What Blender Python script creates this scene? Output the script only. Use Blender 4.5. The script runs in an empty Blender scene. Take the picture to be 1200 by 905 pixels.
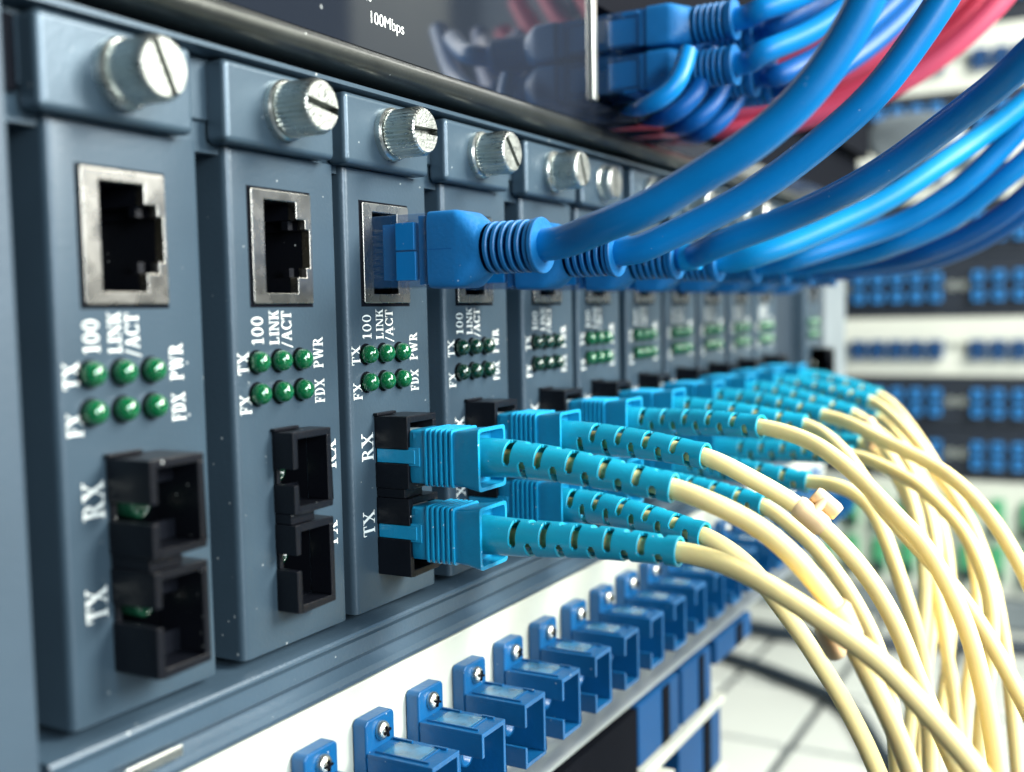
import bpy, bmesh, math, random
from mathutils import Vector, Matrix
from mathutils.geometry import tessellate_polygon
random.seed(7)
S = 0.001                      # everything below is written in millimetres
scene = bpy.context.scene
COL = scene.collection

# ------------------------------------------------------------------ camera, world, lamps, exposure
cam_d = bpy.data.cameras.new('camera'); cam = bpy.data.objects.new('camera', cam_d); COL.objects.link(cam)
cam_d.sensor_width = 36.0; cam_d.lens = 37.884
cam_d.clip_start = 0.002; cam_d.clip_end = 20
Rr = Vector((0.48840408, -0.87236653, -0.02093082)); Uu = Vector((0.0693541, 0.01489596, 0.99748089)); Ff = Vector((0.86985715, 0.48862537, -0.06777744))
cam.matrix_world = Matrix(((Rr.x, Uu.x, -Ff.x, -80.581*S), (Rr.y, Uu.y, -Ff.y, -103.888*S), (Rr.z, Uu.z, -Ff.z, -17.866*S), (0, 0, 0, 1)))
cam_d.dof.use_dof = True; cam_d.dof.focus_distance = 0.172; cam_d.dof.aperture_fstop = 12.5; cam_d.dof.aperture_blades = 7
scene.camera = cam

world = bpy.data.worlds.new("World"); scene.world = world; world.use_nodes = True
bg = world.node_tree.nodes['Background']; bg.inputs[0].default_value = (0.26, 0.42, 0.52, 1); bg.inputs[1].default_value = 0.09

def area(name, loc, target, size, power, col, sy=None):
    d = bpy.data.lights.new(name, 'AREA'); d.shape = 'RECTANGLE'; d.size = size*S; d.size_y = (sy or size)*S
    d.energy = power; d.color = col
    o = bpy.data.objects.new(name, d); COL.objects.link(o); o.location = Vector(loc)*S
    o.rotation_euler = (Vector(target)-Vector(loc)).to_track_quat('-Z', 'Y').to_euler()
    return o
area('softbox_key', (350, -560, 430), (170, -10, 0), 360, 9.4, (1.0, 0.97, 0.88))
area('softbox_fill', (-60, -610, 260), (110, -20, -10), 200, 3.0, (0.80, 0.93, 1.0), 160)
area('softbox_front', (-250, -540, 110), (190, -110, -30), 170, 2.2, (0.95, 0.98, 1.0))
area('strip_front', (-150, -640, -100), (60, 0, -30), 45, 1.0, (0.9, 0.97, 1.0), 520)
area('softbox_right', (215, -490, 175), (210, -60, 0), 160, 4.2, (1.0, 0.98, 0.92))
area('softbox_aisle', (430, -330, 420), (800, 0, -60), 320, 3.6, (1.0, 0.98, 0.90))
area('reflected_wall_fill', (1500, -380, 1100), (1800, -900, 300), 500, 26.0, (1.0, 0.99, 0.94))  # added light for the unseen wall mirrored in the glossy switch front

scene.view_settings.view_transform = 'Standard'; scene.view_settings.look = 'None'
scene.view_settings.exposure = 0.0; scene.view_settings.gamma = 1.0
scene.cycles.max_bounces = 8; scene.cycles.use_denoising = True
scene.cycles.caustics_reflective = False; scene.cycles.caustics_refractive = False

# ------------------------------------------------------------------ materials
def mat(name, col, rough=0.5, metal=0.0, bump=0.0, bscale=1500, var=0.0, vscale=60, dust=0.0, trans=0.0, coat=0.0, sss=0.0, spec=0.5, rvar=0.0, dscale=520):
    m = bpy.data.materials.new(name); m.use_nodes = True; nt = m.node_tree; N = nt.nodes; L = nt.links
    b = N['Principled BSDF']; b.inputs['Base Color'].default_value = (*col, 1)
    b.inputs['Roughness'].default_value = rough; b.inputs['Metallic'].default_value = metal
    b.inputs['Specular IOR Level'].default_value = spec
    b.inputs['Transmission Weight'].default_value = trans; b.inputs['Coat Weight'].default_value = coat; b.inputs['Coat Roughness'].default_value = 0.12
    if sss: b.inputs['Subsurface Weight'].default_value = sss; b.inputs['Subsurface Radius'].default_value = (1, .8, .5); b.inputs['Subsurface Scale'].default_value = 0.0012
    tc0 = N.new('ShaderNodeTexCoord'); oi = N.new('ShaderNodeObjectInfo')
    om = N.new('ShaderNodeVectorMath'); om.operation = 'ADD'; L.new(tc0.outputs['Object'], om.inputs[0]); L.new(oi.outputs['Random'], om.inputs[1])
    tc = type('T', (), {'outputs': {'Object': om.outputs[0]}})
    last = None
    if var:
        n = N.new('ShaderNodeTexNoise'); n.inputs['Scale'].default_value = vscale; n.inputs['Detail'].default_value = 5
        L.new(tc.outputs['Object'], n.inputs['Vector'])
        r = N.new('ShaderNodeMapRange'); r.inputs[1].default_value = .3; r.inputs[2].default_value = .7; r.inputs[3].default_value = 1-var; r.inputs[4].default_value = 1+var
        L.new(n.outputs[0], r.inputs[0])
        h = N.new('ShaderNodeMix'); h.data_type = 'RGBA'; h.blend_type = 'MULTIPLY'; h.inputs[0].default_value = 1; h.inputs[6].default_value = (*col, 1)
        c = N.new('ShaderNodeCombineColor'); [L.new(r.outputs[0], c.inputs[k]) for k in range(3)]
        L.new(c.outputs[0], h.inputs[7]); last = h.outputs[2]
        if rvar:
            r2 = N.new('ShaderNodeMapRange'); r2.inputs[1].default_value = .3; r2.inputs[2].default_value = .7; r2.inputs[3].default_value = max(.03, rough-rvar); r2.inputs[4].default_value = rough+rvar
            L.new(n.outputs[0], r2.inputs[0]); L.new(r2.outputs[0], b.inputs['Roughness'])
    if dust:                     # sparse pale specks of dust lying on the surface
        v = N.new('ShaderNodeTexVoronoi'); v.inputs['Scale'].default_value = dscale*2.1; v.inputs['Randomness'].default_value = 1
        L.new(tc.outputs['Object'], v.inputs['Vector'])
        sz = N.new('ShaderNodeSeparateColor'); L.new(v.outputs['Color'], sz.inputs[0])
        pw = N.new('ShaderNodeMath'); pw.operation = 'POWER'; pw.inputs[1].default_value = 9; L.new(sz.outputs[0], pw.inputs[0])
        ml = N.new('ShaderNodeMath'); ml.operation = 'MULTIPLY'; ml.inputs[1].default_value = 0.15; L.new(pw.outputs[0], ml.inputs[0])
        lt = N.new('ShaderNodeMath'); lt.operation = 'LESS_THAN'; L.new(v.outputs['Distance'], lt.inputs[0]); L.new(ml.outputs[0], lt.inputs[1])
        fm = N.new('ShaderNodeMath'); fm.operation = 'MULTIPLY'; fm.inputs[1].default_value = dust; L.new(lt.outputs[0], fm.inputs[0])
        mx = N.new('ShaderNodeMix'); mx.data_type = 'RGBA'; L.new(fm.outputs[0], mx.inputs[0])
        if last: L.new(last, mx.inputs[6])
        else: mx.inputs[6].default_value = (*col, 1)
        mx.inputs[7].default_value = (.75, .8, .78, 1); last = mx.outputs[2]
    if last: L.new(last, b.inputs['Base Color'])
    if bump:
        n2 = N.new('ShaderNodeTexNoise'); n2.inputs['Scale'].default_value = bscale; n2.inputs['Detail'].default_value = 3
        L.new(tc.outputs['Object'], n2.inputs['Vector'])
        bp = N.new('ShaderNodeBump'); bp.inputs['Strength'].default_value = bump; bp.inputs['Distance'].default_value = 0.0002
        L.new(n2.outputs[0], bp.inputs['Height']); L.new(bp.outputs[0], b.inputs['Normal'])
    return m
M = dict(
 coat=mat('grey_blue_powder_coat', (.044, .074, .102), .34, .2, bump=.16, bscale=1700, var=.06, vscale=90, dust=.45, dscale=330),
 chassis=mat('chassis_powder_coat', (.050, .085, .120), .34, .1, bump=.22, bscale=1500, var=.08, vscale=60, dust=.45, dscale=260),
 bracket=mat('bracket_satin_paint', (.056, .093, .126), .33, .3, bump=.12, bscale=1300, var=.06, vscale=70, dust=.6, dscale=300),
 ear=mat('rack_ear_paint', (.042, .070, .098), .5, .1, bump=.2, var=.08),
 steel=mat('nickel_plated_steel', (.70, .72, .66), .3, 1.0, bump=.1, bscale=2500, var=.05, vscale=500, rvar=.05),
 knob=mat('knurled_nickel', (.66, .69, .65), .30, 1.0, bump=.2, bscale=3000, var=.06, vscale=700, rvar=.06),
 knobface=mat('turned_nickel_face', (.30, .32, .30), .5, 1.0, bump=.9, bscale=1500, var=.12, vscale=600, rvar=.08),  # end face coloured darker than the rim to balance their lighting
 shield=mat('jack_shield_tin', (.46, .46, .43), .27, 1.0, bump=.05, bscale=900, var=.04, vscale=350, rvar=.04),
 blackp=mat('black_plastic', (.004, .005, .008), .34, spec=.3, bump=.25, bscale=1400, var=.2, dust=.8, dscale=420),
 void=mat('dark_interior', (.004, .005, .008), .8, spec=.05),
 contact=mat('dull_brass_contact', (.35, .33, .26), .35, 1.0),
 print=mat('white_print', (.80, .84, .80), .6, bump=.3, bscale=2500, var=.08, vscale=900),
 led=mat('green_led_plastic', (.008, .27, .09), .08, trans=.65, coat=1.0),
 led_dark=mat('unlit_led_plastic', (.002, .045, .022), .08, trans=.4, coat=1.0),
 clear=mat('clear_polycarbonate', (.03, .15, .38), .03, spec=1.0, coat=.6),
 teal=mat('cyan_blue_plastic', (.006, .27, .49), .36, bump=.3, bscale=1300, var=.07, vscale=220, coat=.1, dust=.5, dscale=400, sss=.08),
 teal2=mat('cyan_blue_soft_boot', (.007, .33, .49), .36, bump=.2, bscale=1500, var=.07, vscale=160, coat=.15, sss=.08, dust=.5, dscale=400),
 inner=mat('pale_ferrule_body', (.42, .55, .60), .5),
 boot=mat('blue_rubber_boot', (.004, .140, .38), .45, bump=.35, bscale=1600, var=.08, vscale=200, dust=.4, dscale=400),
 cable=mat('blue_pvc_jacket', (.001, .180, .49), .36, bump=.12, bscale=700, var=.06, vscale=80, spec=.32, dust=.15, dscale=380),
 cable2=mat('light_blue_pvc_jacket', (.002, .225, .52), .36, bump=.12, bscale=700, var=.06, vscale=80, spec=.35, dust=.3, dscale=300),
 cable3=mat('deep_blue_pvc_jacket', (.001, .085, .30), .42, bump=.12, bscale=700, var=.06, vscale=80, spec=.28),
 red=mat('crimson_pvc_jacket', (.58, .065, .13), .55, bump=.12, bscale=700, var=.08, vscale=60),
 yellow=mat('pale_yellow_fibre_jacket', (.98, .79, .36), .55, bump=.15, bscale=900, var=.04, vscale=120, sss=.25),
 clip=mat('beige_pink_clip', (.88, .63, .36), .55, sss=.1, bump=.1),
 white=mat('white_enamel', (.52, .55, .48), .38, bump=.12, bscale=700, var=.03, vscale=40, dust=.0),
 lip=mat('brushed_aluminium_lip', (.52, .58, .60), .30, .8, bump=.1, var=.05, vscale=40),
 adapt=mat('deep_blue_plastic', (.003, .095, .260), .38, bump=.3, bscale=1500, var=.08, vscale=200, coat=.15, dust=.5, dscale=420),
 lowblue=mat('shaded_blue_plastic', (.002, .055, .17), .5, spec=.2),  # blue set darker so the lower blocks look shadowed
 window=mat('frosted_blue_inlay', (.018, .14, .27), .25, bump=.5, bscale=1200, var=.45, vscale=420, coat=.5),
 gloss=mat('glossy_black_front', (.014, .018, .026), .04, dust=.2, dscale=200, spec=.9),
 bar=mat('olive_black_anodised_bar', (.045, .050, .046), .32, .6, bump=.2, var=.2, vscale=150, dust=.7, dscale=260),
 silver=mat('bright_silver_edge', (.78, .78, .70), .3, .7),
 far_black=mat('far_black_panel', (.010, .016, .026), .5),
 far_blue=mat('far_blue_adapter', (.03, .22, .56), .4),
 far_deep=mat('far_navy_adapter', (.010, .055, .16), .4),
 far_white=mat('far_white_panel', (.60, .63, .56), .5, var=.03, vscale=20),
 far_label=mat('far_grey_fitting', (.38, .42, .38), .4, .3),
 sleeve=mat('dark_green_ferrule', (.004, .030, .016), .12, coat=.6),
 green=mat('green_adapter_plastic', (.06, .34, .16), .45),
 floor=mat('pale_floor_laminate', (.58, .62, .58), .45, var=.04, vscale=15),
 grey=mat('mid_grey_metal', (.22, .26, .28), .45, .3, var=.1, vscale=40),
 slate=mat('slate_blank_plate', (.020, .034, .050), .5, .1, bump=.2, var=.08),
)

M['clear'].node_tree.nodes['Principled BSDF'].inputs['Alpha'].default_value = .36
# ------------------------------------------------------------------ mesh helpers
class MB:
    def __init__(s): s.v = []; s.f = []; s.m = []; s.sm = []
    def add(s, vs, fs, mi=0, smooth=False):
        b = len(s.v); s.v += [tuple(p) for p in vs]
        for f in fs: s.f.append([b+i for i in f]); s.m.append(mi); s.sm.append(smooth)
    def box(s, x0, x1, y0, y1, z0, z1, mi=0):
        x0, x1 = sorted((x0, x1)); y0, y1 = sorted((y0, y1)); z0, z1 = sorted((z0, z1))
        s.add([(x0,y0,z0),(x1,y0,z0),(x1,y1,z0),(x0,y1,z0),(x0,y0,z1),(x1,y0,z1),(x1,y1,z1),(x0,y1,z1)],
              [(0,3,2,1),(4,5,6,7),(0,1,5,4),(1,2,6,5),(2,3,7,6),(3,0,4,7)], mi)
    def rings(s, R, closed=True, cap0=False, cap1=False, mi=0, smooth=True):
        n = len(R[0]); vs = [p for r in R for p in r]; fs = []
        for i in range(len(R)-1):
            for j in range(n if closed else n-1):
                k = (j+1) % n; fs.append((i*n+j, i*n+k, (i+1)*n+k, (i+1)*n+j))
        s.add(vs, fs, mi, smooth)
        if cap0: s.add(R[0], [tuple(range(n))[::-1]], mi)
        if cap1: s.add(R[-1], [tuple(range(n))], mi)
    def lathe(s, prof, cx=0, cz=0, n=28, mi=0, smooth=True):      # axis along Y; prof = [(y, r)]
        R = [[(cx+r*math.cos(2*math.pi*j/n), y, cz+r*math.sin(2*math.pi*j/n)) for j in range(n)] for y, r in prof]
        s.rings(R, True, False, False, mi, smooth)
        for e, o in ((0, 1), (-1, 0)):
            if prof[e][1] > 1e-6: s.add(R[e], [tuple(range(n)) if not o else tuple(range(n))[::-1]], mi)
    def plate(s, outer, holes, y0, y1, mi=0):                   # polygon in xz with holes, extruded from y0 to y1
        loops = [outer]+holes; tri = tessellate_polygon([[Vector((a, b, 0)) for a, b in l] for l in loops])
        flat = [p for l in loops for p in l]; n = len(flat)
        s.add([(a, y0, b) for a, b in flat]+[(a, y1, b) for a, b in flat], [t for t in tri]+[tuple(i+n for i in t[::-1]) for t in tri], mi)
        for l in loops:
            k = len(l); s.add([(a, y0, b) for a, b in l]+[(a, y1, b) for a, b in l], [(i, (i+1) % k, (i+1) % k+k, i+k) for i in range(k)], mi)
    def build(s, name, mats, parent=None, bevel=0, seg=2, smooth_angle=None, fix=True):
        me = bpy.data.meshes.new(name); me.from_pydata([(a*S, b*S, c*S) for a, b, c in s.v], [], s.f)
        for m in (mats if isinstance(mats, (list, tuple)) else [mats]): me.materials.append(M[m])
        for p, mi, sm in zip(me.polygons, s.m, s.sm): p.material_index = mi; p.use_smooth = sm
        if fix:
            bm = bmesh.new(); bm.from_mesh(me); bmesh.ops.remove_doubles(bm, verts=bm.verts, dist=1e-7)
            bmesh.ops.recalc_face_normals(bm, faces=bm.faces); bm.to_mesh(me); bm.free()
        me.update()
        if smooth_angle is not None:
            for p in me.polygons: p.use_smooth = True
            me.set_sharp_from_angle(angle=math.radians(smooth_angle))
        o = bpy.data.objects.new(name, me); COL.objects.link(o)
        if parent: o.parent = parent
        if bevel:
            md = o.modifiers.new('bevel', 'BEVEL'); md.width = bevel*S; md.segments = seg; md.limit_method = 'ANGLE'; md.angle_limit = math.radians(40); md.harden_normals = True
        return o
def empty(name, loc=(0, 0, 0), rot=(0, 0, 0)):
    o = bpy.data.objects.new(name, None); COL.objects.link(o); o.location = Vector(loc)*S; o.rotation_euler = rot; o.empty_display_size = .005
    return o
def tag(o, label=None, cat=None, group=None, kind=None):
    for k, v in (('label', label), ('category', cat), ('group', group), ('kind', kind)):
        if v: o[k] = v
    return o
def copy_tree(o, parent=None):
    c = o.copy(); COL.objects.link(c)
    if parent: c.parent = parent
    for ch in list(o.children): copy_tree(ch, c)
    return c
def rrect(cx, cz, wx, wz, e, n=28):       # superellipse cross-section in xz
    out = []
    for j in range(n):
        a = 2*math.pi*(j+.5)/n; c, d = math.cos(a), math.sin(a)
        out.append((cx+math.copysign(abs(c)**(2/e), c)*wx/2, cz+math.copysign(abs(d)**(2/e), d)*wz/2))
    return out
def spline(P, step=2.0):                  # Catmull-Rom through the points, dense samples
    P = [Vector(p) for p in P]; P = [P[0]*2-P[1]]+P+[P[-1]*2-P[-2]]; out = []
    for i in range(1, len(P)-2):
        a, b, c, d = P[i-1:i+3]; n = max(3, int((c-b).length/step))
        for k in range(n):
            t = k/n; out.append(.5*((2*b)+(c-a)*t+(2*a-5*b+4*c-d)*t*t+(3*b-a-3*c+d)*t**3))
    out.append(P[-2]); return out
def smooth_line(P, it=6):
    P = [p.copy() for p in P]
    for _ in range(it): P = [P[0]]+[(P[i-1]+P[i]*2+P[i+1])/4 for i in range(1, len(P)-1)]+[P[-1]]
    return P
def frames(P, up=Vector((0, 0, 1))):
    T = [(P[min(i+1, len(P)-1)]-P[max(i-1, 0)]).normalized() for i in range(len(P))]
    u = (up-T[0]*up.dot(T[0])).normalized(); F = []
    for t in T:
        u = (u-t*u.dot(t)).normalized(); F.append((t, u, t.cross(u)))
    return F
def tube(mb, P, r, n=20, mi=0, cap=True):
    F = frames(P); R = []
    for i, p in enumerate(P):
        rr = r(i) if callable(r) else r
        R.append([tuple(p+(F[i][1]*math.cos(2*math.pi*j/n)+F[i][2]*math.sin(2*math.pi*j/n))*rr) for j in range(n)])
    mb.rings(R, True, cap, cap, mi)

# serif lettering, drawn with strokes in a unit-high box
def arcs(cx, cy, ro, rr, ri, rq, a0, a1, n=12):
    out = []
    for k in range(n):
        a, b = [math.radians(a0+(a1-a0)*q/n) for q in (k, k+1)]
        out.append([(cx+ro*math.cos(a), cy+rr*math.sin(a)), (cx+ro*math.cos(b), cy+rr*math.sin(b)), (cx+ri*math.cos(b), cy+rq*math.sin(b)), (cx+ri*math.cos(a), cy+rq*math.sin(a))])
    return out
def rc(x0, x1, y0, y1): return [(x0, y0), (x1, y0), (x1, y1), (x0, y1)]
def dg(x0, x1, w, y0=0, y1=1): return [(x0, y0), (x0+w, y0), (x1+w, y1), (x1, y1)]   # slanted stroke from the foot x0 to the head x1
G = {
 '1': (.55, [rc(.2,.37,0,1), rc(.06,.51,0,.06), [(.05,.8),(.2,.88),(.2,1),(.05,.86)]]),
 '0': (.72, arcs(.36,.5,.31,.51,.17,.45,0,360,20)),
 'L': (.70, [rc(.12,.29,0,1), rc(.02,.39,.94,1), rc(.02,.6,0,.07), rc(.57,.63,0,.27)]),
 'I': (.42, [rc(.13,.3,0,1), rc(.03,.4,.94,1), rc(.03,.4,0,.06)]),
 'N': (.88, [rc(.11,.18,0,1), dg(.60,.06,.19), rc(.70,.77,0,1), rc(.01,.28,0,.06), rc(.6,.87,.94,1), rc(0,.2,.94,1)]),
 'K': (.86, [rc(.12,.29,0,1), rc(.02,.39,.94,1), rc(.02,.39,0,.06), dg(.28,.66,.08,.4,.98), dg(.60,.36,.2,0,.6), rc(.5,.86,0,.06), rc(.52,.84,.94,1)]),
 '/': (.5, [dg(.0,.40,.08,-.12,1.06)]),
 'A': (.84, [dg(.08,.37,.07), dg(.60,.33,.19), rc(.2,.62,.32,.38), rc(0,.26,0,.06), rc(.5,.86,0,.06)]),
 'C': (.76, arcs(.42,.5,.38,.52,.22,.45,42,318,18)+[rc(.67,.73,.66,1.0), rc(.67,.73,.0,.3)]),
 'T': (.74, [rc(.28,.45,0,1), rc(.03,.70,.93,1), rc(.03,.09,.72,.95), rc(.64,.70,.72,.95), rc(.18,.55,0,.06)]),
 'X': (.86, [dg(.60,.04,.2), dg(.10,.68,.08), rc(.0,.32,0,.06), rc(.5,.86,0,.06), rc(-.02,.34,.94,1), rc(.55,.84,.94,1)]),
 'F': (.68, [rc(.12,.29,0,1), rc(.02,.60,.94,1), rc(.02,.39,0,.06), rc(.29,.46,.48,.55), rc(.44,.5,.38,.65), rc(.57,.63,.72,1)]),
 'D': (.82, [rc(.12,.29,0,1), rc(.02,.4,.94,1), rc(.02,.4,0,.06)]+arcs(.38,.5,.40,.5,.23,.43,-90,90,12)),
 'P': (.70, [rc(.12,.29,0,1), rc(.02,.36,.94,1), rc(.02,.39,0,.06)]+arcs(.34,.735,.32,.265,.17,.2,-90,90,10)+[rc(.29,.36,.47,.53)]),
 'R': (.82, [rc(.12,.29,0,1), rc(.02,.36,.94,1), rc(.02,.39,0,.06)]+arcs(.34,.745,.31,.255,.16,.19,-90,90,10)+[rc(.29,.36,.49,.55), dg(.60,.34,.2,0,.5), rc(.6,.85,0,.06)]),
 'W': (1.1, [dg(.26,.06,.17), dg(.30,.52,.07), dg(.66,.46,.17), dg(.72,.93,.07), rc(-.02,.3,.94,1), rc(.84,1.08,.94,1)]),
}
def word(txt, x0, x1, z0, z1, parent, y=-.02, matname='print'):    # reads upward: text runs along +Z, letter tops point to -X
    polys = []; u = 0
    for c in txt:
        adv, ps = G[c]; polys += [[(a+u, b) for a, b in p] for p in ps]; u += adv+.06
    U = u-.06; mb = MB(); k = 0
    for p in polys:
        mb.add([(x1-(x1-x0)*b, y-.0015*(k % 9), z0+(z1-z0)*a/U) for a, b in p], [tuple(range(len(p)))]); k += 1
    o = mb.build('lettering', matname, parent, fix=False); return o
BLUE_PATHS = {
 2: [(60.0, -39.4, -6.0), (59.3, -46.2, -4.5), (59.6, -52.3, -1.4), (59.7, -58.3, 1.5), (60.7, -63.7, 5.0), (61.5, -68.5, 9.3), (62.4, -71.6, 13.4), (63.0, -74.1, 17.7), (63.3, -76.2, 21.6), (63.7, -78.1, 27.7)],
 3: [(90.6, -34.7, -7.0), (91.7, -40.4, -4.7), (92.5, -47.5, -1.6), (93.2, -54.4, 2.1), (94.1, -63.3, 8.4), (95.5, -71.0, 15.1), (97.3, -77.2, 23.8), (98.2, -80.1, 28.3), (100.2, -84.6, 36.9)],
 4: [(115.1, -37.3, -6.4), (114.7, -48.3, -3.1), (112.6, -56.5, -0.7), (109.2, -64.5, 2.0), (107.8, -71.7, 5.6), (105.1, -78.6, 9.7), (101.1, -85.3, 13.4), (96.8, -91.5, 17.3), (92.5, -99.2, 23.9)],
 5: [(144.3, -36.2, -7.3), (148.9, -44.0, -4.4), (157.6, -54.5, 1.1), (162.4, -62.4, 5.6), (169.4, -70.0, 11.9), (177.6, -77.5, 18.4), (182.7, -85.6, 25.6), (190.9, -98.3, 39.2)],
 6: [(170.3, -37.4, -7.2), (177.9, -50.3, -2.8), (180.9, -59.3, 0.2), (181.3, -63.8, 2.5), (183.0, -70.3, 6.4), (183.4, -74.7, 9.9), (185.3, -81.2, 16.8), (185.7, -85.4, 21.4), (191.9, -98.3, 36.6)],
 7: [(194.0, -38.6, -7.0), (191.1, -49.6, -5.8), (187.9, -58.1, -3.7), (189.0, -69.6, 1.1), (188.7, -76.5, 6.4), (189.6, -85.2, 13.5), (193.5, -98.4, 27.7)],
 8: [(219.7, -39.4, -6.9), (214.9, -49.2, -6.8), (206.1, -60.1, -5.8), (203.0, -70.4, -2.2), (200.8, -80.0, 2.8), (200.2, -84.6, 6.8), (200.8, -98.4, 18.4)],
 9: [(246.4, -39.8, -6.9), (240.2, -49.2, -7.0), (230.1, -61.8, -5.7), (225.2, -72.9, -1.7), (222.2, -83.1, 4.5), (220.0, -98.1, 15.8)],
}
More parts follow.
